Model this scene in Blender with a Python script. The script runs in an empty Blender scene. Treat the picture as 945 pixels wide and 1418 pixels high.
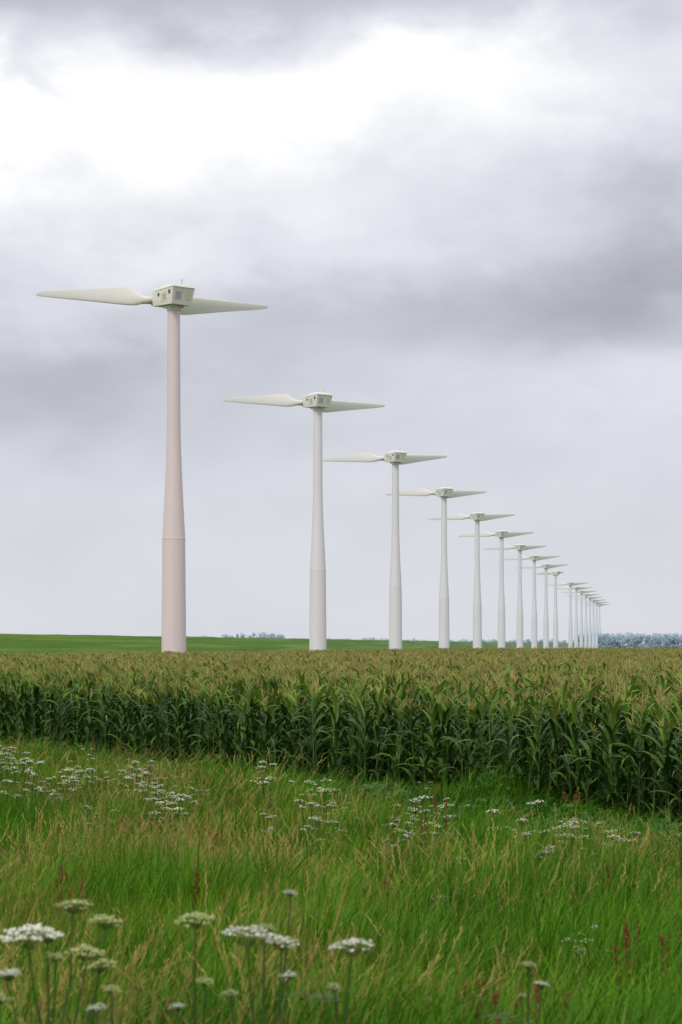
import bpy, math, random
import numpy as np
from mathutils import Vector, Matrix, noise as mnoise
random.seed(7)
rng = np.random.default_rng(7)
sc = bpy.context.scene
COL = sc.collection
R = random.uniform

# ------------------------------------------------------------ node helpers
def new_mat(name):
    m = bpy.data.materials.new(name); m.use_nodes = True
    nt = m.node_tree; nt.nodes.clear()
    return m, nt
class NB:
    def __init__(s, nt): s.nt = nt
    def n(s, t, **kw):
        x = s.nt.nodes.new(t)
        for k, v in kw.items(): setattr(x, k, v)
        return x
    def put(s, sock, v):
        if isinstance(v, bpy.types.NodeSocket): s.nt.links.new(v, sock)
        else:
            if hasattr(sock.default_value, '__len__') and hasattr(v, '__len__') and len(sock.default_value) == 4 and len(v) == 3: v = (*v, 1)
            sock.default_value = v
    def m(s, op, a, b=0.0, c=None):
        x = s.n('ShaderNodeMath', operation=op)
        s.put(x.inputs[0], a); s.put(x.inputs[1], b)
        if c is not None: s.put(x.inputs[2], c)
        return x.outputs[0]
    def mix(s, f, a, b, blend='MIX'):
        x = s.n('ShaderNodeMix', data_type='RGBA', blend_type=blend)
        s.put(x.inputs[0], f); s.put(x.inputs[6], a); s.put(x.inputs[7], b)
        return x.outputs[2]
    def ramp(s, f, stops, interp='LINEAR'):
        x = s.n('ShaderNodeValToRGB'); cr = x.color_ramp; cr.interpolation = interp
        while len(cr.elements) > 1: cr.elements.remove(cr.elements[0])
        for i, (p, c) in enumerate(stops):
            e = cr.elements[0] if i == 0 else cr.elements.new(p)
            e.position = p
            e.color = (c, c, c, 1) if not hasattr(c, '__len__') else (*c, 1)
        s.put(x.inputs[0], f)
        return x.outputs[0]
    def noise(s, vec, scale, detail=4, rough=.55):
        x = s.n('ShaderNodeTexNoise'); s.put(x.inputs['Vector'], vec)
        x.inputs['Scale'].default_value = scale; x.inputs['Detail'].default_value = detail
        x.inputs['Roughness'].default_value = rough
        return x
    def comb(s, a, b, c):
        x = s.n('ShaderNodeCombineXYZ'); s.put(x.inputs[0], a); s.put(x.inputs[1], b); s.put(x.inputs[2], c)
        return x.outputs[0]

def foliage_mat(name, cols, patch=None, rough=.55, trans=.3, pscale=.25, spec=.3, patch2=None):
    m, nt = new_mat(name); b = NB(nt)
    oi = b.n('ShaderNodeObjectInfo'); geo = b.n('ShaderNodeNewGeometry')
    n = len(cols)
    isl = geo.outputs['Random Per Island']
    rnd = b.m('FRACT', b.m('ADD', b.m('MULTIPLY', oi.outputs['Random'], 1.0), b.m('MULTIPLY', isl, .6)))
    c = b.ramp(rnd, [(i / max(1, n - 1), cc) for i, cc in enumerate(cols)])
    if patch:
        nz = b.noise(geo.outputs['Position'], pscale, 3)
        f = b.ramp(nz.outputs['Fac'], [(.47, 0.), (.66, .65)])
        c = b.mix(f, c, patch)
    if patch2:
        mp = b.n('ShaderNodeVectorMath', operation='ADD'); nt.links.new(geo.outputs['Position'], mp.inputs[0]); mp.inputs[1].default_value = (31, 17, 5)
        nz = b.noise(mp.outputs[0], pscale * 1.6, 3)
        f = b.ramp(nz.outputs['Fac'], [(.48, 0.), (.64, .8)])
        c = b.mix(f, c, patch2)
    br = b.noise(geo.outputs['Position'], .9, 2)
    k = b.m('MULTIPLY_ADD', br.outputs['Fac'], 1.9, .08)
    c = b.mix(1.0, c, b.comb(k, k, k), 'MULTIPLY')
    p = b.n('ShaderNodeBsdfPrincipled'); b.put(p.inputs['Base Color'], c)
    p.inputs['Roughness'].default_value = rough
    p.inputs['Specular IOR Level'].default_value = spec
    o = b.n('ShaderNodeOutputMaterial')
    if trans > 0:
        t = b.n('ShaderNodeBsdfTranslucent'); b.put(t.inputs['Color'], c)
        mx = b.n('ShaderNodeMixShader'); mx.inputs[0].default_value = trans
        nt.links.new(p.outputs[0], mx.inputs[1]); nt.links.new(t.outputs[0], mx.inputs[2])
        nt.links.new(mx.outputs[0], o.inputs[0])
    else: nt.links.new(p.outputs[0], o.inputs[0])
    return m

def obj_from(name, verts, faces, mats=(), fmat=None, smooth=False, link=True):
    me = bpy.data.meshes.new(name); me.from_pydata(verts, [], faces)
    for mt in mats: me.materials.append(mt)
    if fmat is not None: me.polygons.foreach_set('material_index', fmat)
    if smooth: me.polygons.foreach_set('use_smooth', [True] * len(me.polygons))
    me.update()
    o = bpy.data.objects.new(name, me)
    if link: COL.objects.link(o)
    return o

# ------------------------------------------------------------ terrain height
def ss(a, b, x):
    t = min(1, max(0, (x - a) / (b - a))); return t * t * (3 - 2 * t)
def gz(x, y):
    z = 1.3 * (1 - ss(0, 28, y))
    if y < 70: z += .05 * mnoise.noise(Vector((x * .5, y * .5, 0))) + .03*mnoise.noise(Vector((x * 1.7, y * 1.7, 4)))
    return z

# ------------------------------------------------------------ WORLD
w = bpy.data.worlds.new("World"); sc.world = w; w.use_nodes = True
nt = w.node_tree; nt.nodes.clear(); b = NB(nt)
tc = b.n('ShaderNodeTexCoord'); sep = b.n('ShaderNodeSeparateXYZ')
nt.links.new(tc.outputs['Generated'], sep.inputs[0])
X, Y, Z = sep.outputs
F = 2757.
def U(px): return (px - 472.5) / F
def V(py): return (893 - py) / F
nA = b.noise(b.comb(b.m('MULTIPLY', X, 7.), b.m('MULTIPLY', Y, 7.), b.m('MULTIPLY', Z, 15.)), 1.0, 5, .55)
sA = b.n('ShaderNodeSeparateColor'); nt.links.new(nA.outputs['Color'], sA.inputs[0])
nB = b.noise(b.comb(b.m('MULTIPLY', X, 20.), b.m('MULTIPLY', Y, 20.), b.m('MULTIPLY', Z, 32.)), 1.0, 7, .55)
nC = b.noise(b.comb(b.m('MULTIPLY', X, 9.), b.m('MULTIPLY', Y, 9.), b.m('MULTIPLY_ADD', Z, 22., 5.)), 1.0, 6, .5)
xw = b.m('ADD', X, b.m('MULTIPLY', b.m('SUBTRACT', sA.outputs[0], .5), .16))
zw = b.m('ADD', Z, b.m('MULTIPLY', b.m('SUBTRACT', sA.outputs[1], .5), .06))
zw = b.m('ADD', zw, b.m('MULTIPLY', b.m('SUBTRACT', nB.outputs['Fac'], .5), .045))
xw = b.m('ADD', xw, b.m('MULTIPLY', b.m('SUBTRACT', nB.outputs['Fac'], .5), .09))
val = b.ramp(zw, [(0, .70), (.05, .69), (.09, .68), (.13, .675), (.17, .71), (.20, .82), (.235, .89), (.268, .97), (.286, .82), (.304, .60), (.33, .49), (.5, .72), (1, 1.05)], 'B_SPLINE')
for cx, cy, sx, sy, amp in [(280, 200, 240, 60, .18), (20, 170, 60, 50, .20), (870, 320, 150, 80, -.24), (780, 430, 200, 48, -.17),
                            (60, 545, 190, 42, -.17), (125, 150, 36, 36, -.24), (880, 525, 150, 30, .08), (590, 130, 110, 34, .14),
                            (450, 260, 120, 30, -.10), (420, 460, 160, 34, -.07), (180, 440, 120, 30, -.04), (250, 55, 300, 25, -.05), (900, 200, 110, 60, -.12)]:
    a = b.m('DIVIDE', b.m('SUBTRACT', xw, U(cx)), sx * 1.1 / F)
    c = b.m('DIVIDE', b.m('SUBTRACT', zw, V(cy)), sy * 1.1 / F)
    g = b.m('EXPONENT', b.m('MULTIPLY', b.m('ADD', b.m('MULTIPLY', a, a), b.m('MULTIPLY', c, c)), -.5))
    val = b.m('MULTIPLY_ADD', g, amp, val)
amp = b.ramp(Z, [(0, .03), (.12, .12), (.3, .24)])
val = b.m('ADD', val, b.m('MULTIPLY', b.m('SUBTRACT', nB.outputs['Fac'], .5), amp))
amp2 = b.ramp(Z, [(0, .05), (.12, .20), (.3, .32)])
val = b.m('ADD', val, b.m('MULTIPLY', b.m('SUBTRACT', nC.outputs['Fac'], .5), amp2))
ccol = b.ramp(val, [(.25, (.24, .25, .28)), (.45, (.42, .43, .48)), (.6, (.575, .59, .65)), (.8, (.79, .80, .86)), (.97, (1, 1, 1))])
sky = b.n('ShaderNodeTexSky', sky_type='NISHITA'); sky.sun_disc = False
SUN_EL, SUN_AZ = math.radians(48), math.radians(205)
sky.sun_elevation = SUN_EL; sky.sun_rotation = SUN_AZ
bgS = b.n('ShaderNodeBackground'); nt.links.new(sky.outputs[0], bgS.inputs[0]); bgS.inputs[1].default_value = .1
bgC = b.n('ShaderNodeBackground'); nt.links.new(ccol, bgC.inputs[0]); bgC.inputs[1].default_value = 1.04
mx = b.n('ShaderNodeMixShader'); mx.inputs[0].default_value = .95
nt.links.new(bgS.outputs[0], mx.inputs[1]); nt.links.new(bgC.outputs[0], mx.inputs[2])
ow = b.n('ShaderNodeOutputWorld'); nt.links.new(mx.outputs[0], ow.inputs[0])

sl = bpy.data.lights.new('sun', 'SUN'); sl.energy = 1.5; sl.angle = math.radians(18); sl.color = (1, .95, .88)
so = bpy.data.objects.new('sun', sl); COL.objects.link(so)
d = Vector((math.sin(SUN_AZ) * math.cos(SUN_EL), math.cos(SUN_AZ) * math.cos(SUN_EL), math.sin(SUN_EL)))
so.rotation_euler = d.to_track_quat('Z', 'Y').to_euler(); so.location = d * 100

# ------------------------------------------------------------ GROUND
def ground_material():
    m, nt = new_mat('ground_soil_grass'); b = NB(nt)
    geo = b.n('ShaderNodeNewGeometry'); P = geo.outputs['Position']
    n1 = b.noise(P, .35, 6); n2 = b.noise(P, 9, 5, .7)
    near = b.ramp(n1.outputs['Fac'], [(.3, (.022, .045, .008)), (.5, (.035, .065, .010)), (.7, (.055, .06, .014))])
    near = b.mix(b.ramp(n2.outputs['Fac'], [(.4, 0.), (.65, .5)]), near, (.045, .038, .016))
    n3 = b.noise(P, .006, 3)
    far = b.ramp(n3.outputs['Fac'], [(.35, (.045, .085, .03)), (.5, (.07, .11, .04)), (.65, (.10, .11, .05))])
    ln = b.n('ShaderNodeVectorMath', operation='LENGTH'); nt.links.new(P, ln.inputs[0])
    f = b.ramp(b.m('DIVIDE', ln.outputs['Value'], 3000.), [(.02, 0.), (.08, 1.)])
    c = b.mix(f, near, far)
    haze_fac = b.ramp(b.m('DIVIDE', ln.outputs['Value'], 6000.), [(.1, 0.), (.7, .85)])
    c = b.mix(haze_fac, c, (.22, .28, .30))  # aerial haze painted into the ground colour, stronger with distance
    p = b.n('ShaderNodeBsdfPrincipled'); b.put(p.inputs['Base Color'], c); p.inputs['Roughness'].default_value = .95
    p.inputs['Specular IOR Level'].default_value = .1
    bp = b.n('ShaderNodeBump'); bp.inputs['Strength'].default_value = .6; nt.links.new(n2.outputs['Fac'], bp.inputs['Height'])
    nt.links.new(bp.outputs[0], p.inputs['Normal'])
    o = b.n('ShaderNodeOutputMaterial'); nt.links.new(p.outputs[0], o.inputs[0]); return m
ys = sorted(set([-9000, -3000, -800, -200, -60, -30, -15, -8] + list(np.arange(-4, 70, .6)) + [80, 100, 130, 180, 260, 400, 700, 1200, 2000, 3500, 6000, 12000]))
xs = sorted(set([-9000, -3000, -1000, -300, -120, -60] + list(np.arange(-30, 30.1, .8)) + [60, 120, 300, 1000, 3000, 9000]))
vs = [(x, y, gz(x, y)) for y in ys for x in xs]; nx = len(xs)
fs = [(j * nx + i, j * nx + i + 1, (j + 1) * nx + i + 1, (j + 1) * nx + i) for j in range(len(ys) - 1) for i in range(nx - 1)]
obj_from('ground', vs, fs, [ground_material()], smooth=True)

# ------------------------------------------------------------ DYKE
SL = 0.1576
def dyke_material():
    m, nt = new_mat('dyke_grass'); b = NB(nt)
    geo = b.n('ShaderNodeNewGeometry'); sp = b.n('ShaderNodeSeparateXYZ'); nt.links.new(geo.outputs['Position'], sp.inputs[0])
    bb = b.m('SUBTRACT', b.m('MULTIPLY', sp.outputs[1], SL), sp.outputs[0])
    n1 = b.noise(b.comb(b.m('MULTIPLY', bb, .5), b.m('MULTIPLY', sp.outputs[1], .02), sp.outputs[2]), 1.0, 5, .6)
    n2 = b.noise(geo.outputs['Position'], 1.2, 5, .7)
    c = b.ramp(n1.outputs['Fac'], [(.3, (.065, .14, .022)), (.5, (.10, .19, .03)), (.65, (.17, .26, .045))])
    c = b.mix(b.ramp(n2.outputs['Fac'], [(.35, 0.), (.7, .5)]), c, (.05, .10, .02))
    low = b.ramp(b.m('DIVIDE', sp.outputs[2], 5.), [(.28, 1.), (.36, 0.)])
    c = b.mix(b.m('MULTIPLY', low, .6), c, (.22, .33, .07))
    haze_fac = b.ramp(b.m('DIVIDE', sp.outputs[1], 3000.), [(.08, 0.), (.8, .8)])
    c = b.mix(haze_fac, c, (.20, .26, .27))  # far end of the dyke fades to a painted haze colour
    p = b.n('ShaderNodeBsdfPrincipled'); b.put(p.inputs['Base Color'], c); p.inputs['Roughness'].default_value = .95
    p.inputs['Specular IOR Level'].default_value = .05
    bp = b.n('ShaderNodeBump'); bp.inputs['Strength'].default_value = .8; bp.inputs['Distance'].default_value = .3
    nt.links.new(n2.outputs['Fac'], bp.inputs['Height']); nt.links.new(bp.outputs[0], p.inputs['Normal'])
    o = b.n('ShaderNodeOutputMaterial'); nt.links.new(p.outputs[0], o.inputs[0]); return m
prof = [(56, -.2), (58, .15), (61, 1.3), (64.5, 2.6), (68, 3.7), (70, 4.12), (72, 4.25), (75, 4.2), (78, 3.6), (84, 1.8), (90, .1), (92, -.2)]
dys = list(np.arange(-150, 600, 6)) + list(np.arange(600, 3600, 40))
vs = []
for y in dys:
    for bb, z in prof:
        zz = z + (.12 * mnoise.noise(Vector((bb * .3, y * .04, 1))) + .08 * mnoise.noise(Vector((bb * .6, y * .15, 1))) if z > .1 else 0)
        vs.append((-bb + SL * y, y, zz))
k = len(prof)
fs = [(j * k + i, (j + 1) * k + i, (j + 1) * k + i + 1, j * k + i + 1) for j in range(len(dys) - 1) for i in range(k - 1)]
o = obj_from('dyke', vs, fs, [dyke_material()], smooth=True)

# ------------------------------------------------------------ DISTANT TREES
def tree_mat(name, a, c2):
    m, nt = new_mat(name); b = NB(nt)
    geo = b.n('ShaderNodeNewGeometry')
    c = b.mix(geo.outputs['Random Per Island'], a, c2)
    p = b.n('ShaderNodeBsdfPrincipled'); b.put(p.inputs['Base Color'], c); p.inputs['Roughness'].default_value = 1
    p.inputs['Specular IOR Level'].default_value = 0
    t = b.n('ShaderNodeBsdfTranslucent'); b.put(t.inputs['Color'], c)
    mx = b.n('ShaderNodeMixShader'); mx.inputs[0].default_value = .5
    nt.links.new(p.outputs[0], mx.inputs[1]); nt.links.new(t.outputs[0], mx.inputs[2])
    o = b.n('ShaderNodeOutputMaterial'); nt.links.new(mx.outputs[0], o.inputs[0]); return m
def tree_belt(name, pts, mat, leaves=420):
    V_, F_ = [], []
    for (x, y, h, r) in pts:
        i0 = len(V_)
        for a in range(5):
            an = a * 1.2566; V_.append((x + .35 * math.cos(an), y + .35 * math.sin(an), 0))
        for a in range(5):
            an = a * 1.2566; V_.append((x + .15 * math.cos(an), y + .15 * math.sin(an), h * .75))
        for a in range(5): F_.append((i0 + a, i0 + (a + 1) % 5, i0 + 5 + (a + 1) % 5, i0 + 5 + a))
        lobes = [(R(-.6, .6) * r, R(-.5, .5) * r, h * R(.35, .82), r * R(.35, .6)) for _ in range(7)] + [(0, 0, h * .8, r * .45), (0, 0, h * .3, r * .9), (0, 0, h * .15, r * .9)]
        for _ in range(leaves):
            lx, ly, lz, lr = random.choice(lobes)
            v = Vector((random.gauss(0, 1), random.gauss(0, 1), random.gauss(0, 1))).normalized() * lr * R(.6, 1.05)
            c = Vector((x + lx, y + ly, max(.4, lz + v.z * 1.1))) + Vector((v.x, v.y, 0))
            q = Vector((random.gauss(0, 1), random.gauss(0, 1), random.gauss(0, .6))).normalized()
            t1 = q.orthogonal().normalized(); t2 = q.cross(t1); s = R(.6, 1.3)
            i0 = len(V_)
            V_ += [tuple(c + t1 * s), tuple(c + t2 * s * .8), tuple(c - t1 * s), tuple(c - t2 * s * .7)]
            F_.append((i0, i0 + 1, i0 + 2, i0 + 3))
    return obj_from(name, V_, F_, [mat])
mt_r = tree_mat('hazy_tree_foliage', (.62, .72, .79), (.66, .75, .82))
mt_l = tree_mat('hazy_tree_foliage_far', (.56, .64, .69), (.64, .71, .76))  # both tree belts carry blue-grey distance haze in their leaf colour
pts = []
x = 215
while x < 620:
    hh = 13.5 + 2.0 * mnoise.noise(Vector((x * .03, 0, 0))) + R(-.9, .9)
    pts.append((x, 1800 + R(-10, 10), hh, R(4, 6))); x += R(2.0, 4.2)
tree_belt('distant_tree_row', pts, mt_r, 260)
pts = []
for x0, x1, h0 in [(-190, -150, 14), (-145, -70, 18), (-60, 60, 11), (60, 330, 9), (-420, -200, 12)]:
    x = x0
    while x < x1:
        pts.append((x, 2500 + R(-20, 20), h0 * R(.8, 1.1), R(4, 7))); x += R(4, 8)
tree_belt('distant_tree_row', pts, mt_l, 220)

# ------------------------------------------------------------ WIND TURBINES
def paint(name, col, rough=.45, streak=.12):
    m, nt = new_mat(name); b = NB(nt)
    tc = b.n('ShaderNodeTexCoord'); sp = b.n('ShaderNodeSeparateXYZ'); nt.links.new(tc.outputs['Object'], sp.inputs[0])
    n1 = b.noise(b.comb(b.m('MULTIPLY', sp.outputs[0], 2.2), b.m('MULTIPLY', sp.outputs[1], 2.2), b.m('MULTIPLY', sp.outputs[2], .12)), 1., 5, .6)
    n2 = b.noise(tc.outputs['Object'], .5, 4)
    f = b.m('MULTIPLY', b.ramp(n1.outputs['Fac'], [(.4, 0.), (.75, 1.)]), streak * 2)
    c = b.mix(f, col, tuple(v * .78 for v in col))
    c = b.mix(b.m('MULTIPLY', n2.outputs['Fac'], .12), c, (col[0] * .88, col[1] * .84, col[2] * .78))
    p = b.n('ShaderNodeBsdfPrincipled'); b.put(p.inputs['Base Color'], c); p.inputs['Roughness'].default_value = rough
    o = b.n('ShaderNodeOutputMaterial'); nt.links.new(p.outputs[0], o.inputs[0]); return m
m_dark = paint('dark_vent', (.05, .055, .06), .4)
m_grey = paint('grey_panel', (.5, .51, .53), .5)
m_yel = paint('yellow_panel', (.78, .74, .52), .5)

def lathe(prof, n=48):
    v, f = [], []
    for z, r in prof:
        for i in range(n):
            a = 2 * math.pi * i / n; v.append((r * math.cos(a), r * math.sin(a), z))
    for j in range(len(prof) - 1):
        for i in range(n):
            f.append((j * n + i, j * n + (i + 1) % n, (j + 1) * n + (i + 1) % n, (j + 1) * n + i))
    f.append(tuple(range(n - 1, -1, -1))); f.append(tuple((len(prof) - 1) * n + i for i in range(n)))
    return v, f
tp = [(-.3, 1.55), (.25, 1.55), (.3, 1.34), (7.6, 1.29), (7.61, 1.298), (7.70, 1.298), (7.71, 1.285), (14.3, 1.235), (14.31, 1.25), (14.45, 1.25), (14.46, 1.225),
      (16, 1.15), (18, 1.05), (20, .95), (22, .86), (24, .785), (25.6, .745), (25.61, .755), (25.70, .755), (25.71, .74), (28, .72), (32, .70), (36, .68), (38.9, .67), (38.91, .76), (39.2, .76)]
v, f = lathe(tp)
me_tower = bpy.data.meshes.new('tower'); me_tower.from_pydata(v, [], f)
for p in me_tower.polygons: p.use_smooth = len(p.vertices) == 4
me_tower.materials.append(None)
try: me_tower.set_sharp_from_angle(angle=math.radians(25))
except Exception as e: print(e)

def box(V_, F_, M_, pts8, mi):
    i = len(V_); V_ += pts8
    for q in [(0, 3, 2, 1), (4, 5, 6, 7), (0, 1, 5, 4), (1, 2, 6, 5), (2, 3, 7, 6), (3, 0, 4, 7)]:
        F_.append(tuple(i + a for a in q)); M_.append(mi)
def bx(x0, x1, y0, y1, z0, z1): return [(x0, y0, z0), (x1, y0, z0), (x1, y1, z0), (x0, y1, z0), (x0, y0, z1), (x1, y0, z1), (x1, y1, z1), (x0, y1, z1)]
NV, NF, NM = [], [], []
hull = [(-1.24, -1.5, -.02), (1.24, -1.5, -.02), (1.1, 2.45, .2), (-1.1, 2.45, .2), (-1.38, -2.0, 1.75), (1.38, -2.0, 1.75), (1.2, 2.45, 1.7), (-1.2, 2.45, 1.7)]
box(NV, NF, NM, hull, 0)
box(NV, NF, NM, [(-1.43, -2.08, 1.753), (1.43, -2.08, 1.753), (1.25, 2.0, 1.753), (-1.25, 2.0, 1.753), (-1.36, -1.98, 1.98), (1.36, -1.98, 1.98), (1.18, 1.9, 1.98), (-1.18, 1.9, 1.98)], 0)
box(NV, NF, NM, [(-1.15, -1.6, 1.983), (1.15, -1.6, 1.983), (1.1, 1.4, 1.983), (-1.1, 1.4, 1.983), (-.9, -1.2, 2.2), (.9, -1.2, 2.2), (.9, .8, 2.2), (-.9, .8, 2.2)], 0)
box(NV, NF, NM, bx(-.8, .8, -.8, .9, -.19, -.023), 0)
box(NV, NF, NM, bx(-.3, .3, .0, .5, 2.203, 2.30), 2)
box(NV, NF, NM, bx(.37, .43, -1.0, -.94, 2.203, 2.7), 2)
box(NV, NF, NM, bx(.27, .53, -1.03, -.91, 2.703, 2.80), 0)
def side_panel(y0, y1, z0, z1, mi, off=.02):
    def sx(y, z):
        t = (z + .02) / 1.74; fr = (y + 1.75) / 4.2
        lo = -1.24 * (1 - fr) + -1.1 * fr; hi = -1.38 * (1 - fr) + -1.2 * fr
        return lo * (1 - t) + hi * t
    P = [(y0, z0), (y1, z0), (y1, z1), (y0, z1)]
    q = [(sx(y, z) - off, y, z) for y, z in P]; r = [(sx(y, z) + .1, y, z) for y, z in P]
    box(NV, NF, NM, r + q, mi)
    q2 = [(-a, y, z) for a, y, z in q]; r2 = [(-a, y, z) for a, y, z in r]
    box(NV, NF, NM, r2 + q2, mi)
side_panel(.95, 1.3, 1.1, 1.45, 1)
side_panel(-1.35, -.95, 1.1, 1.5, 1)
side_panel(-.55, .7, .4, 1.4, 3, .014)
side_panel(-.4, .25, .65, 1.2, 2, .03)
def rear(x0, x1, z0, z1, mi, off):
    sy = lambda z: -1.5 - .5 * (z + .02) / 1.77
    q = [(x, sy(z) - off, z) for x, z in [(x0, z0), (x1, z0), (x1, z1), (x0, z1)]]
    r = [(x, sy(z) + .1, z) for x, z in [(x0, z0), (x1, z0), (x1, z1), (x0, z1)]]
    box(NV, NF, NM, r + q, mi)
rear(-.95, -.2, .5, 1.3, 2, .015); rear(.3, .95, .5, 1.4, 3, .015)
me_nac = bpy.data.meshes.new('nacelle'); me_nac.from_pydata(NV, [], NF); me_nac.materials.append(None)
for mm in (m_dark, m_grey, m_yel): me_nac.materials.append(mm)
me_nac.polygons.foreach_set('material_index', NM)
import bmesh
bm = bmesh.new(); bm.from_mesh(me_nac); bmesh.ops.recalc_face_normals(bm, faces=bm.faces); bm.to_mesh(me_nac); bm.free()

v, f = lathe([(0, .55), (.3, .62), (.9, .66), (1.4, .6), (1.75, .42), (1.95, .12)], 32)
v = [(x, z, y) for x, y, z in v]; f = [tuple(reversed(q)) for q in f]
me_hub = bpy.data.meshes.new('hub'); me_hub.from_pydata(v, [], f); me_hub.materials.append(None)
for p in me_hub.polygons: p.use_smooth = True
def blade_mesh():
    n = 24; RR = 14.9
    st = [(.3, .8, .8, 0), (1.5, .82, .78, 0), (2.0, 1.0, .62, .25), (2.6, 1.6, .46, .7), (3.3, 2.08, .40, 1), (4.2, 2.04, .34, 1), (6, 1.75, .27, 1), (8, 1.42, .21, 1), (10, 1.12, .16, 1),
          (12, .85, .12, 1), (13.6, .62, .085, 1), (14.5, .45, .06, 1), (14.85, .25, .04, 1), (RR, .06, .02, 1)]
    V_, F_ = [], []
    for r, c, t, k in st:
        tw = math.radians(14 * (1 - r / RR) * k + 3)
        for i in range(n):
            a = 2 * math.pi * i / n
            ex, ez = .5 * t * math.sin(a), .5 * c * math.cos(a)
            u = (1 - math.cos(a)) / 2
            th = t * 1.45 * (math.sqrt(max(u, 0)) * (1 - u) * 1.0) * (1 if math.sin(a) >= 0 else -.75)
            az = c * (.33 - u)
            yy = ex * (1 - k) + th * k; zz = ez * (1 - k) + az * k
            V_.append((r, yy * math.cos(tw) - zz * math.sin(tw), yy * math.sin(tw) + zz * math.cos(tw)))
    for j in range(len(st) - 1):
        for i in range(n): F_.append((j * n + i, (j + 1) * n + i, (j + 1) * n + (i + 1) % n, j * n + (i + 1) % n))
    F_.append(tuple(range(n))); F_.append(tuple((len(st) - 1) * n + i for i in range(n - 1, -1, -1)))
    me = bpy.data.meshes.new('blade'); me.from_pydata(V_, [], F_); me.materials.append(None)
    for p in me.polygons: p.use_smooth = True
    return me
me_blade = blade_mesh()
dm_v, dm_f, dm_m = [], [], []
box(dm_v, dm_f, dm_m, bx(-.45, .45, -1.40, -1.2, .3, 2.3), 0)
me_door = bpy.data.meshes.new('door'); me_door.from_pydata(dm_v, [], dm_f); me_door.materials.append(m_grey)

def part(name, me, parent, mat=None, loc=(0, 0, 0), rot=(0, 0, 0)):
    o = bpy.data.objects.new(name, me); COL.objects.link(o); o.parent = parent; o.location = loc; o.rotation_euler = rot
    if mat: o.material_slots[0].link = 'OBJECT'; o.material_slots[0].material = mat
    return o
tilts = {0: 3.6, 1: 2.4, 2: 4.6, 3: 3.6, 4: 4.4, 5: 4.2}
def lerp3(a, c, t): return tuple(a[i] * (1 - t) + c[i] * t for i in range(3))
for i in range(19):
    if i == 10: continue
    dist = 2757 * 37.5 * (2.07e-3 + .885e-3 * i)
    x = -51.7 + SL * dist
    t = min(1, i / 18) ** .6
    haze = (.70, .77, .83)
    tcol = (.80, .67, .67) if i == 0 else lerp3((.84, .775, .81), haze, t)  # beyond the nearest tower, aerial haze is mixed into the paint colour
    bcol = lerp3((.86, .83, .76), (.80, .81, .83), t)  # blades, hub and nacelle also get distance haze as a paler colour
    mt, mb = paint('tower_paint_hazed', tcol, .5, .08), paint('fibreglass_hazed', bcol, .4, .04)
    e = bpy.data.objects.new('wind_turbine', None); COL.objects.link(e); e.location = (x, dist, 0)
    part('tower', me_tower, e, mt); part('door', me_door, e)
    yaw = math.radians(33) - math.atan2(x, dist) + math.radians(R(-3, 3) if i > 3 else 0)
    if i == 9: yaw += math.radians(28)
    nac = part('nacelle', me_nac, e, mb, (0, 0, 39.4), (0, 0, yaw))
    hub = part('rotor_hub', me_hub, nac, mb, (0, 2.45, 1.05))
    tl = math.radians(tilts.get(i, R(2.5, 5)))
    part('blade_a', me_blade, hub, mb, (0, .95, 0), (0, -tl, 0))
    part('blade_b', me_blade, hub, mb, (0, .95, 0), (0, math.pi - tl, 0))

# ------------------------------------------------------------ instancing via geometry nodes
def scatter(name, P, Rt, S, I, coll):
    me = bpy.data.meshes.new(name); me.from_pydata([tuple(p) for p in P], [], [])
    a = me.attributes.new('rot', 'FLOAT_VECTOR', 'POINT'); a.data.foreach_set('vector', np.array(Rt, dtype=np.float32).ravel())
    a = me.attributes.new('scl', 'FLOAT_VECTOR', 'POINT'); a.data.foreach_set('vector', np.array(S, dtype=np.float32).ravel())
    a = me.attributes.new('idx', 'INT', 'POINT'); a.data.foreach_set('value', np.array(I, dtype=np.int32))
    o = bpy.data.objects.new(name, me); COL.objects.link(o)
    ng = bpy.data.node_groups.new(name + '_scatter', 'GeometryNodeTree')
    ng.interface.new_socket('Geometry', in_out='INPUT', socket_type='NodeSocketGeometry')
    ng.interface.new_socket('Geometry', in_out='OUTPUT', socket_type='NodeSocketGeometry')
    N = ng.nodes; gi = N.new('NodeGroupInput'); go = N.new('NodeGroupOutput')
    ci = N.new('GeometryNodeCollectionInfo'); ci.inputs['Collection'].default_value = coll
    ci.inputs['Separate Children'].default_value = True; ci.inputs['Reset Children'].default_value = True
    ip = N.new('GeometryNodeInstanceOnPoints'); ip.inputs['Pick Instance'].default_value = True
    def na(nm, dt):
        q = N.new('GeometryNodeInputNamedAttribute'); q.data_type = dt; q.inputs['Name'].default_value = nm
        return [s for s in q.outputs if s.enabled][0]
    L = ng.links
    er = N.new('FunctionNodeEulerToRotation')
    L.new(gi.outputs[0], ip.inputs['Points']); L.new(ci.outputs[0], ip.inputs['Instance'])
    L.new(na('idx', 'INT'), ip.inputs['Instance Index'])
    L.new(na('rot', 'FLOAT_VECTOR'), er.inputs[0]); L.new(er.outputs[0], ip.inputs['Rotation'])
    L.new(na('scl', 'FLOAT_VECTOR'), ip.inputs['Scale']); L.new(ip.outputs[0], go.inputs[0])
    md = o.modifiers.new('scatter', 'NODES'); md.node_group = ng
    return o

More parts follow.
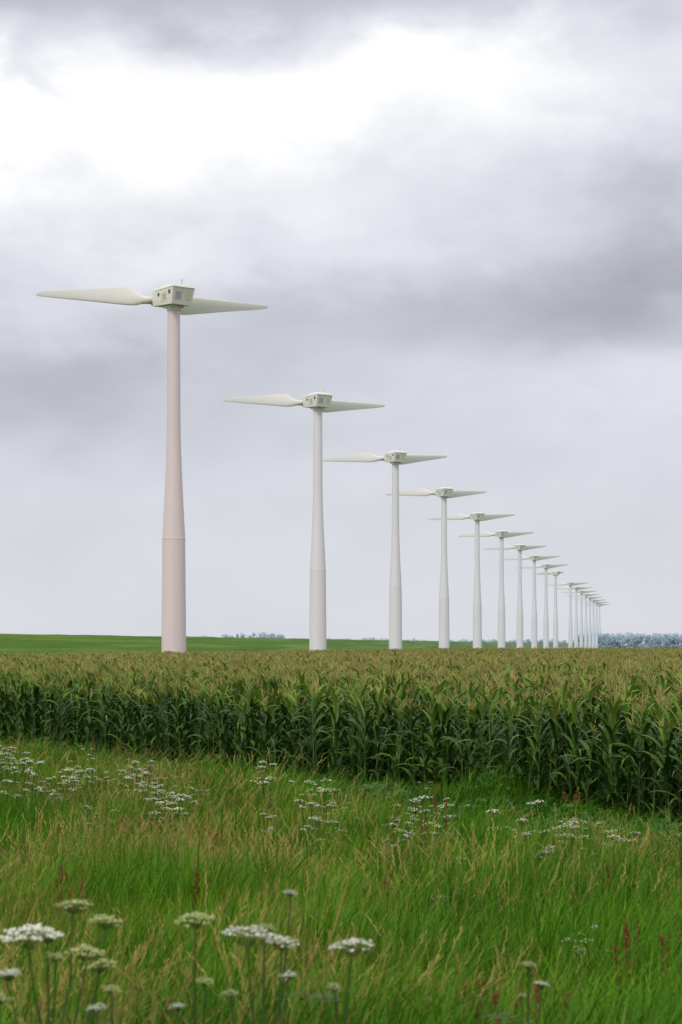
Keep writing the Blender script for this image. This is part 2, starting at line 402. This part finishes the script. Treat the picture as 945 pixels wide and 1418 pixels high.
class MB:
    def __init__(s): s.v, s.f, s.m = [], [], []
    def strip(s, pts, widths, side, mi, fold=0.):
        i0 = len(s.v)
        for p, w in zip(pts, widths):
            if fold: s.v += [tuple(p - side * w), tuple(p - Vector((0, 0, fold * w))), tuple(p + side * w)]
            else: s.v += [tuple(p - side * w), tuple(p + side * w)]
        k = 3 if fold else 2
        for j in range(len(pts) - 1):
            for q in range(k - 1):
                a = i0 + j * k + q; s.f.append((a, a + 1, a + k + 1, a + k)); s.m.append(mi)
    def tube(s, pts, rad, mi, n=3):
        i0 = len(s.v)
        for p, r in zip(pts, rad):
            for a in range(n):
                an = 2 * math.pi * a / n; s.v.append((p[0] + r * math.cos(an), p[1] + r * math.sin(an), p[2]))
        for j in range(len(pts) - 1):
            for a in range(n):
                s.f.append((i0 + j * n + a, i0 + j * n + (a + 1) % n, i0 + (j + 1) * n + (a + 1) % n, i0 + (j + 1) * n + a)); s.m.append(mi)
    def spike(s, a, d, L, w, mi):
        d = d.normalized(); t1 = d.orthogonal().normalized(); t2 = d.cross(t1); i = len(s.v)
        c = a + d * L * .45
        s.v.append(tuple(a))
        for q in range(3):
            an = q * 2.094; s.v.append(tuple(c + (t1 * math.cos(an) + t2 * math.sin(an)) * w))
        s.v.append(tuple(a + d * L))
        for q in range(3):
            s.f += [(i, i + 1 + q, i + 1 + (q + 1) % 3), (i + 4, i + 1 + (q + 1) % 3, i + 1 + q)]; s.m += [mi, mi]
    def obj(s, name, mats, coll):
        o = obj_from(name, s.v, s.f, mats, s.m, link=False); coll.objects.link(o); return o

# ---- corn templates
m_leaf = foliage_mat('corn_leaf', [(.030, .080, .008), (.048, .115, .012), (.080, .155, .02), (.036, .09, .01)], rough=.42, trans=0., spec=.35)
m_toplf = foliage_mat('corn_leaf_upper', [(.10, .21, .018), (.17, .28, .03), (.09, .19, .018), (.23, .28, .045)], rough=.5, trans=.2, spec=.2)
m_stalk = foliage_mat('corn_stalk', [(.07, .13, .03), (.10, .15, .04)], trans=.0)
m_tass = foliage_mat('corn_tassel', [(.30, .24, .08), (.38, .32, .12), (.27, .27, .07), (.34, .24, .09)], trans=0., rough=.9, spec=.1)
c_corn = bpy.data.collections.new('corn_plant_variants')
for vn in range(10):
    heavy = vn >= 6
    mb = MB(); H = R(2.02, 2.17)
    lean = Vector((R(-.04, .04), R(-.04, .04), 0))
    mb.tube([lean * (t * t) + Vector((0, 0, H * t)) for t in (0, .35, .7, 1)], [.016, .014, .011, .007], 2, 5)
    az0 = R(0, 6.28); nl = 15
    for k in range(nl):
        t = .08 + (.87 if heavy else .89) * k / (nl - 1); h = H * t
        az = az0 + (k % 2) * math.pi + R(-.6, .6)
        L = (.55 + .40 * math.sin(math.pi * min(1, t * 1.05))) * R(.8, 1.05) * (.78 if t > .85 else 1)
        o_ = Vector((math.cos(az), math.sin(az), 0)); side = Vector((-o_.y, o_.x, 0))
        ang = math.radians(R(10, 26)); end = math.radians(R(85, 160) if t < .8 else R(40, 105))
        p = Vector((0, 0, h)) + lean * (t * t); pts = [p.copy()]; n = 6
        for j in range(n):
            an = ang + (end - ang) * (j / (n - 1)) ** 1.4
            p = p + (o_ * math.sin(an) + Vector((0, 0, math.cos(an)))) * (L / n); pts.append(p.copy())
        W = R(.03, .045)
        tw = R(-.5, .5); sd = (side + Vector((0, 0, tw))).normalized()
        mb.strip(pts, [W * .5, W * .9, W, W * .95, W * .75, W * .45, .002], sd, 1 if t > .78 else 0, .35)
    top = Vector((0, 0, H)) + lean
    mb.spike(top, Vector((R(-.1, .1), R(-.1, .1), 1)), .32, .012, 3)
    for q in range(8 if heavy else 6):
        a = R(0, 6.28); up = R(.7, 2.4)
        mb.spike(top + Vector((0, 0, R(-.02, .12))), Vector((math.cos(a), math.sin(a), up)), R(.17, .28), .010 if heavy else .008, 3)
    for q in range(2):
        a = az0 + q * 3.14; d_ = Vector((math.cos(a) * .35, math.sin(a) * .35, 1))
        mb.spike(Vector((0, 0, H * R(.42, .55))), d_, .26, .03, 2)
    mb.obj('corn_%02d' % vn, [m_leaf, m_toplf, m_stalk, m_tass], c_corn)

P0 = Vector((5.5, 29.6)); e = Vector((.500, -.866)); nrm = Vector((.866, .500))
P, Rt, S, I = [], [], [], []
t = 0.
while t < 420:
    ds = .20 if t < 10 else (.27 if t < 60 else .6)
    s = -420.
    s += R(0, ds)
    while s < 60:
        s += ds * R(.8, 1.2)
        wob = .35 * mnoise.noise(Vector((s * .15, 0, 7)))
        x = P0.x + e.x * s + nrm.x * (t + wob); y = P0.y + e.y * s + nrm.y * (t + wob)
        if y < 8 or y > 440: continue
        if abs(x) > .19 * y + 5: continue
        if x < -45 + SL * y: continue
        dd = y
        keep = 1 if t < 6 else (.75 if dd < 80 else (.5 if dd < 130 else (.35 if dd < 220 else .25)))
        if t < .6: keep = .85
        if random.random() > keep: continue
        jx, jy = R(-.12, .12), R(-.12, .12)
        hv = 1 + .05 * mnoise.noise(Vector((x * .12, y * .12, 3)))
        sz = R(.92, 1.06) * hv; sw = 1.0 if t < 6 else (1.2 if dd < 80 else (1.5 if dd < 130 else 1.9))
        if t < .8: sz *= R(.82, 1.0)
        P.append((x + jx, y + jy, gz(x, y) if y < 70 else 0)); Rt.append((R(-.09, .09), R(-.09, .09), R(0, 6.28)))
        S.append((sw * R(.9, 1.1), sw * R(.9, 1.1), sz)); I.append(random.randrange(6) if random.random() > .8 * ss(4, 40, t) else random.randrange(6, 10))
    t += .75 if t < 60 else 1.1
scatter('corn_field', P, Rt, S, I, c_corn)

# ---- grass templates
m_g1 = foliage_mat('grass_fine', [(.09, .20, .008), (.14, .27, .010), (.19, .31, .016), (.10, .22, .008), (.21, .27, .025)], patch=(.21, .23, .025), patch2=(.06, .16, .008), rough=.7, trans=.3, spec=.08)
m_g2 = foliage_mat('grass_lush', [(.065, .19, .008), (.11, .27, .010), (.08, .22, .008), (.14, .31, .016)], rough=.6, trans=.3, spec=.12, patch2=(.045, .14, .006))
m_weed = foliage_mat('weed_leaf', [(.035, .11, .010), (.06, .16, .014), (.045, .13, .012)], rough=.5, trans=.2, spec=.25)
m_seed = foliage_mat('grass_seed', [(.28, .22, .06), (.36, .31, .10), (.24, .15, .05), (.29, .27, .06)], rough=.9, trans=0, spec=.05)
m_dry = foliage_mat('grass_dry', [(.29, .26, .06), (.38, .34, .11), (.20, .20, .04)], rough=.8, trans=.2, spec=.05)
m_dock = foliage_mat('dock_seed', [(.16, .065, .025), (.23, .10, .04), (.12, .05, .02)], rough=.9, trans=0, spec=.05)
gm = [m_g1, m_g2, m_seed, m_dry, m_dock, m_weed]
c_gr = bpy.data.collections.new('grass_variants')
def blade(mb, x, y, L, W, az, bend, mi, n=4):
    o_ = Vector((math.cos(az), math.sin(az), 0)); side = Vector((-o_.y, o_.x, 0))
    side = (side + o_ * R(-.6, .6)).normalized()
    p = Vector((x, y, -.03)); pts = [p.copy()]; a0 = R(.02, .22)
    for j in range(n):
        an = a0 + bend * ((j + .5) / n) ** 1.6
        p = p + (o_ * math.sin(an) + Vector((0, 0, math.cos(an)))) * (L / n); pts.append(p.copy())
    mb.strip(pts, [W * .7, W, W * .85, W * .5, .0006][:n + 1], side, mi)
    return pts
def wind_az(): return random.gauss(.2, 1.3)
for vn in range(4):
    mb = MB()
    for _ in range(70):
        r = .24 * math.sqrt(random.random()); a = R(0, 6.28)
        blade(mb, r * math.cos(a), r * math.sin(a), R(.22, .68), R(.0024, .0045), wind_az(), R(.3, 1.8), 0 if random.random() > .07 else 3)
    mb.obj('g%02d_fine' % vn, gm, c_gr)
for vn in range(3):
    mb = MB()
    for _ in range(50):
        r = .24 * math.sqrt(random.random()); a = R(0, 6.28)
        blade(mb, r * math.cos(a), r * math.sin(a), R(.25, .55), R(.0022, .0042), wind_az(), R(.3, 1.5), 0)
    for _ in range(9):
        r = .22 * math.sqrt(random.random()); a = R(0, 6.28)
        pts = blade(mb, r * math.cos(a), r * math.sin(a), R(.6, .92), .0014, wind_az(), R(.2, .9), 3)
        d_ = (pts[-1] - pts[-2]).normalized(); tip = pts[-1]
        for q in range(7):
            b0 = tip - d_ * (.14 * q / 6)
            mb.spike(b0, d_ * 1.0 + Vector((R(-.4, .4), R(-.4, .4), R(-.1, .3))), R(.03, .055), .003, 2)
    mb.obj('g%02d_seed' % (4 + vn), gm, c_gr)
for vn in range(3):
    mb = MB()
    for _ in range(50):
        r = .26 * math.sqrt(random.random()); a = R(0, 6.28)
        blade(mb, r * math.cos(a), r * math.sin(a), R(.3, .85), R(.0035, .0085), wind_az(), R(.3, 1.7), 1)
    mb.obj('g%02d_lush' % (7 + vn), gm, c_gr)
for vn in range(2):
    mb = MB()
    for _ in range(60):
        r = .2 * math.sqrt(random.random()); a = R(0, 6.28)
        blade(mb, r * math.cos(a), r * math.sin(a), R(.3, .65), R(.002, .004), wind_az(), R(.3, 1.9), 3 if random.random() < .55 else 0)
    mb.obj('g%02d_dry' % (10 + vn), gm, c_gr)
for vn in range(2):
    mb = MB()
    for k_ in range(5):
        x, y = R(-.1, .1), R(-.1, .1); L = R(.4, .68); l = Vector((R(-.2, .2), R(-.2, .2), 1)).normalized()
        base = Vector((x, y, 0)); mb.tube([base, base + l * L], [.004, .002], 4, 3)
        for q in range(34):
            tt = R(.5, 1.0); mb.spike(base + l * L * tt, Vector((R(-1, 1), R(-1, 1), R(.8, 2))), R(.02, .045), .006, 4)
    for _ in range(10):
        blade(mb, R(-.1, .1), R(-.1, .1), R(.2, .4), R(.012, .02), R(0, 6.28), R(.6, 1.6), 1)
    mb.obj('g%02d_dock' % (12 + vn), gm, c_gr)
for vn in range(2):
    mb = MB()
    for _ in range(40):
        h = R(.05, .5); az = R(0, 6.28); r = R(0, .2)
        o_ = Vector((math.cos(az), math.sin(az), 0)); sd = Vector((-o_.y, o_.x, R(-.3, .3))).normalized()
        p = Vector((r * math.cos(az + 1), r * math.sin(az + 1), h)); L = R(.06, .15); W = L * R(.16, .25)
        pts = [p, p + o_ * L * .35 + Vector((0, 0, L * .3)), p + o_ * L * .75 + Vector((0, 0, L * .3)), p + o_ * L + Vector((0, 0, L * .1))]
        mb.strip(pts, [W * .3, W, W * .8, .001], sd, 5, .3)
    for _ in range(30):
        blade(mb, R(-.2, .2), R(-.2, .2), R(.25, .75), R(.003, .006), wind_az(), R(.4, 1.4), 5)
    mb.obj('g%02d_weed' % (14 + vn), gm, c_gr)

P, Rt, S, I = [], [], [], []
def edge_t(x, y): return (x - P0.x) * nrm.x + (y - P0.y) * nrm.y
bands = [(4.2, 9, 50), (9, 16, 36), (16, 26, 22), (26, 40, 13), (40, 75, 8)]
for y0, y1, dens in bands:
    wmax = .2 * y1 + 3.5
    nn = int(dens * (y1 - y0) * 2 * wmax)
    for _ in range(nn):
        y = R(y0, y1); x = R(-wmax, wmax)
        if abs(x) > .19 * y + 2.5: continue
        te = edge_t(x, y)
        if te > .3: continue
        n1 = mnoise.noise(Vector((x * .35, y * .22, 0))); n2 = mnoise.noise(Vector((x * .3, y * .2, 9)))
        n3 = mnoise.noise(Vector((x * 1.1, y * .7, 21)))
        right = ss(-.05, .10, x / y)
        wb = -2.0 - 2.2 * right + 1.2 * mnoise.noise(Vector((x * .5, y * .5, 33)))
        pr = random.random()
        lush = .22 + n1 * .9 + .34 * right + (.7 if te > wb else 0)
        if te > wb and pr < .55: k = random.choice([14, 15])
        elif pr < lush: k = random.choice([7, 8, 9])
        else:
            q = random.random(); sd = .27 + n2 * .9 - .2 * right
            k = random.choice([4, 5, 6]) if q < sd else (random.choice([10, 11]) if q > .95 - max(0, n2) * .3 else random.choice([0, 1, 2, 3]))
        if y < 9.5 and .05 < x < 1.3 and random.random() < .045: k = random.choice([12, 13])
        elif random.random() < .005 + max(0, n2) * .02: k = random.choice([12, 13])
        hs = R(.65, 1.25) * (1 + .35 * n1 + .35 * n3) * (.72 + .33 * ss(6, 16, y))
        if te > wb: hs *= .62 + .5 * right * max(0, .4 + mnoise.noise(Vector((x * .6, y * .6, 41))))
        ws = 1.0 if y < 16 else (1.3 if y < 30 else 1.7)
        P.append((x, y, gz(x, y))); Rt.append((R(-.15, .15), R(-.15, .15), R(-.9, .9))); S.append((ws, ws, hs)); I.append(k)
scatter('meadow_grass', P, Rt, S, I, c_gr)

# ------------------------------------------------------------ UMBELLIFERS
def simple(name, col, rough=.7, tr=.2):
    m = foliage_mat(name, [tuple(c * .85 for c in col), col], rough=rough, trans=tr, spec=.1)
    for n in m.node_tree.nodes:
        if n.type == 'MATH' and n.operation == 'MULTIPLY_ADD': n.inputs[1].default_value = .5; n.inputs[2].default_value = .75
    return m
m_fl = simple('umbel_white', (.82, .82, .72)); m_fl2 = simple('umbel_green', (.56, .60, .28)); m_st = simple('umbel_stem', (.06, .10, .025), tr=0)
um = [m_fl, m_fl2, m_st, m_weed]
def umbel(mb, c, r, axis, rays, mi, det):
    axis = axis.normalized(); t1 = axis.orthogonal().normalized(); t2 = axis.cross(t1)
    root = c - axis * r * .75
    for k in range(rays):
        a = k * 2.39996 + R(-.3, .3); rr = r * math.sqrt((k + .5) / rays) * R(.85, 1.1)
        p = c + (t1 * math.cos(a) + t2 * math.sin(a)) * rr - axis * (rr * rr / r * .30) + axis * R(-.006, .006)
        mb.spike(root, p - root, (p - root).length, .0011 if det > 4 else .002, 2)
        ur = r * .17
        for q in range(det):
            b_ = R(0, 6.28); u = ur * math.sqrt(random.random())
            cc = p + (t1 * math.cos(b_) + t2 * math.sin(b_)) * u + axis * R(-.003, .004)
            s = r * (.052 if det > 4 else .12) * R(.7, 1.2); i0 = len(mb.v)
            nn_ = (axis + Vector((R(-.7, .7), R(-.7, .7), R(-.3, .3)))).normalized(); q1 = nn_.orthogonal().normalized(); q2 = nn_.cross(q1)
            for g in range(5):
                an = g * 1.2566; mb.v.append(tuple(cc + (q1 * math.cos(an) + q2 * math.sin(an)) * s))
            mb.f.append(tuple(range(i0, i0 + 5))); mb.m.append(mi if random.random() > .12 else 1)
def plant_mesh(ums, det=10, rays=24, hb=.35):
    mb = MB(); hb = max(.2, hb)
    mb.tube([(0, 0, -.05), (R(-.01, .01), R(-.01, .01), hb)], [.0075, .006], 2, 6)
    for k, (dx, dy, h, r, gr) in enumerate(ums):
        z0 = hb * R(.6, 1.0) if k else hb
        a = Vector((0, 0, z0)); c = Vector((dx, dy, h))
        mid = a * .45 + c * .55 + Vector((dx * .18 + R(-.01, .01), dy * .18, -.02)); end = c - Vector((0, 0, r * .75))
        mb.tube([a, mid, end], [.0052, .004, .0028], 2, 5)
        umbel(mb, c, r, Vector((R(-.15, .15), R(-.15, .15), 1)), rays, 1 if gr else 0, det)
    for q in range(7):
        az = R(0, 6.28); h = R(.15, hb * 1.5); o_ = Vector((math.cos(az), math.sin(az), 0)); sd = Vector((-o_.y, o_.x, 0))
        L = R(.12, .26)
        for g in range(7):
            tt = (g + 1) / 7; pb = Vector((0, 0, h)) + o_ * L * tt + Vector((0, 0, L * .5 * tt - L * .45 * tt * tt))
            for sg in (-1, 1):
                l2 = L * .38 * (1.1 - tt * .8); tip = pb + (sd * sg + o_ * .5).normalized() * l2 + Vector((0, 0, R(-.01, .01)))
                mb.strip([pb, pb * .5 + tip * .5, tip], [.003, .010, .001], o_, 3)
        mb.strip([Vector((0, 0, h)), Vector((0, 0, h)) + o_ * L], [.002, .001], sd, 2)
    return mb
def cow_parsley(x, y, ums, det=14, rays=30, hb=.45):
    mb = plant_mesh(ums, det, rays, hb)
    o = obj_from('cow_parsley', mb.v, mb.f, um, mb.m); o.location = (x, y, gz(x, y)); return o
cow_parsley(-.88, 6.0, [(-.06, 0, 1.01, .096, 0), (.16, .1, 1.03, .055, 1), (.12, -.05, .96, .06, 1), (.146, .05, .90, .05, 1), (-.126, 0, .88, .045, 0), (.04, .25, 1.06, .06, 1), (-.02, .1, .98, .045, 0), (.02, .0, .93, .03, 1)], hb=.6)
cow_parsley(-.47, 6.4, [(0, 0, 1.015, .066, 1), (.03, .05, .80, .03, 1), (-.06, .04, .72, .03, 0)], hb=.55)
cow_parsley(-.25, 6.1, [(-.035, 0, 1.0, .088, 0), (.067, .02, .965, .055, 0), (.09, .25, 1.08, .024, 0), (.09, -.03, .865, .028, 0), (-.09, .03, .80, .03, 1), (.01, .12, .99, .04, 1)], hb=.55)
cow_parsley(.01, 6.2, [(.02, 0, .945, .072, 0), (-.03, .03, .80, .025, 1)], hb=.5)
cow_parsley(.67, 7.0, [(-.01, 0, .78, .03, 1), (.035, 0, .715, .03, 0), (-.03, .05, .66, .02, 1)], hb=.4)
cow_parsley(-.50, 5.6, [(.0, 0, .72, .05, 0), (.07, .03, .66, .03, 1), (-.05, .03, .60, .03, 0)], hb=.4)
cow_parsley(-1.02, 5.4, [(.0, 0, .80, .045, 1), (-.08, .03, .72, .04, 0), (.09, .03, .87, .035, 1)], hb=.4)
cow_parsley(-.68, 5.9, [(.0, 0, .84, .03, 1), (-.05, .03, .78, .03, 0)], hb=.5)
c_um = bpy.data.collections.new('umbel_variants')
for vn in range(6):
    us = [(R(-.28, .28), R(-.25, .25), R(.62, .92), R(.04, .085), 1 if random.random() < .25 else 0) for _ in range(random.randint(4, 8))]
    mb = plant_mesh(us, 4, 13, .3); mb.obj('u%02d' % vn, um, c_um)
P, Rt, S, I = [], [], [], []
def addu(x, y, s):
    P.append((x, y, gz(x, y))); Rt.append((0, 0, R(0, 6.28))); S.append((s, s, s * R(.95, 1.15))); I.append(random.randrange(6))
A, B_ = Vector((-6.0, 35.5)), Vector((4.0, 19.5))
for _ in range(95):
    t = R(-.15, 1.25); p = A.lerp(B_, t); p = p + nrm * random.gauss(0, 1.3)
    if edge_t(p.x, p.y) > -.5: continue
    if R(0, 1) < ss(.6, 1.1, t) * .4: continue
    addu(p.x, p.y, R(.75, 1.2))
for _ in range(14):
    x, y = R(-6, 5), R(11, 34)
    if edge_t(x, y) < -1: addu(x, y, R(.5, .85))
for _ in range(12):
    y = R(28, 44); x = R(-.2, -.10) * y; addu(x, y, R(.8, 1.1)) if edge_t(x, y) < -1 else None
scatter('cow_parsley_patch', P, Rt, S, I, c_um)

# ------------------------------------------------------------ CAMERA
cd = bpy.data.cameras.new('camera'); co = bpy.data.objects.new('camera', cd); COL.objects.link(co)
co.location = (0, 0, 3.0); co.rotation_euler = (math.radians(90), 0, 0)
cd.sensor_fit = 'VERTICAL'; cd.sensor_height = 36; cd.lens = 70; cd.shift_y = 184 / 1418
cd.clip_start = .1; cd.clip_end = 20000
cd.dof.use_dof = True; cd.dof.focus_distance = 50; cd.dof.aperture_fstop = 6.3
sc.camera = co
sc.view_settings.view_transform = 'Standard'; sc.view_settings.look = 'None'; sc.view_settings.exposure = 0
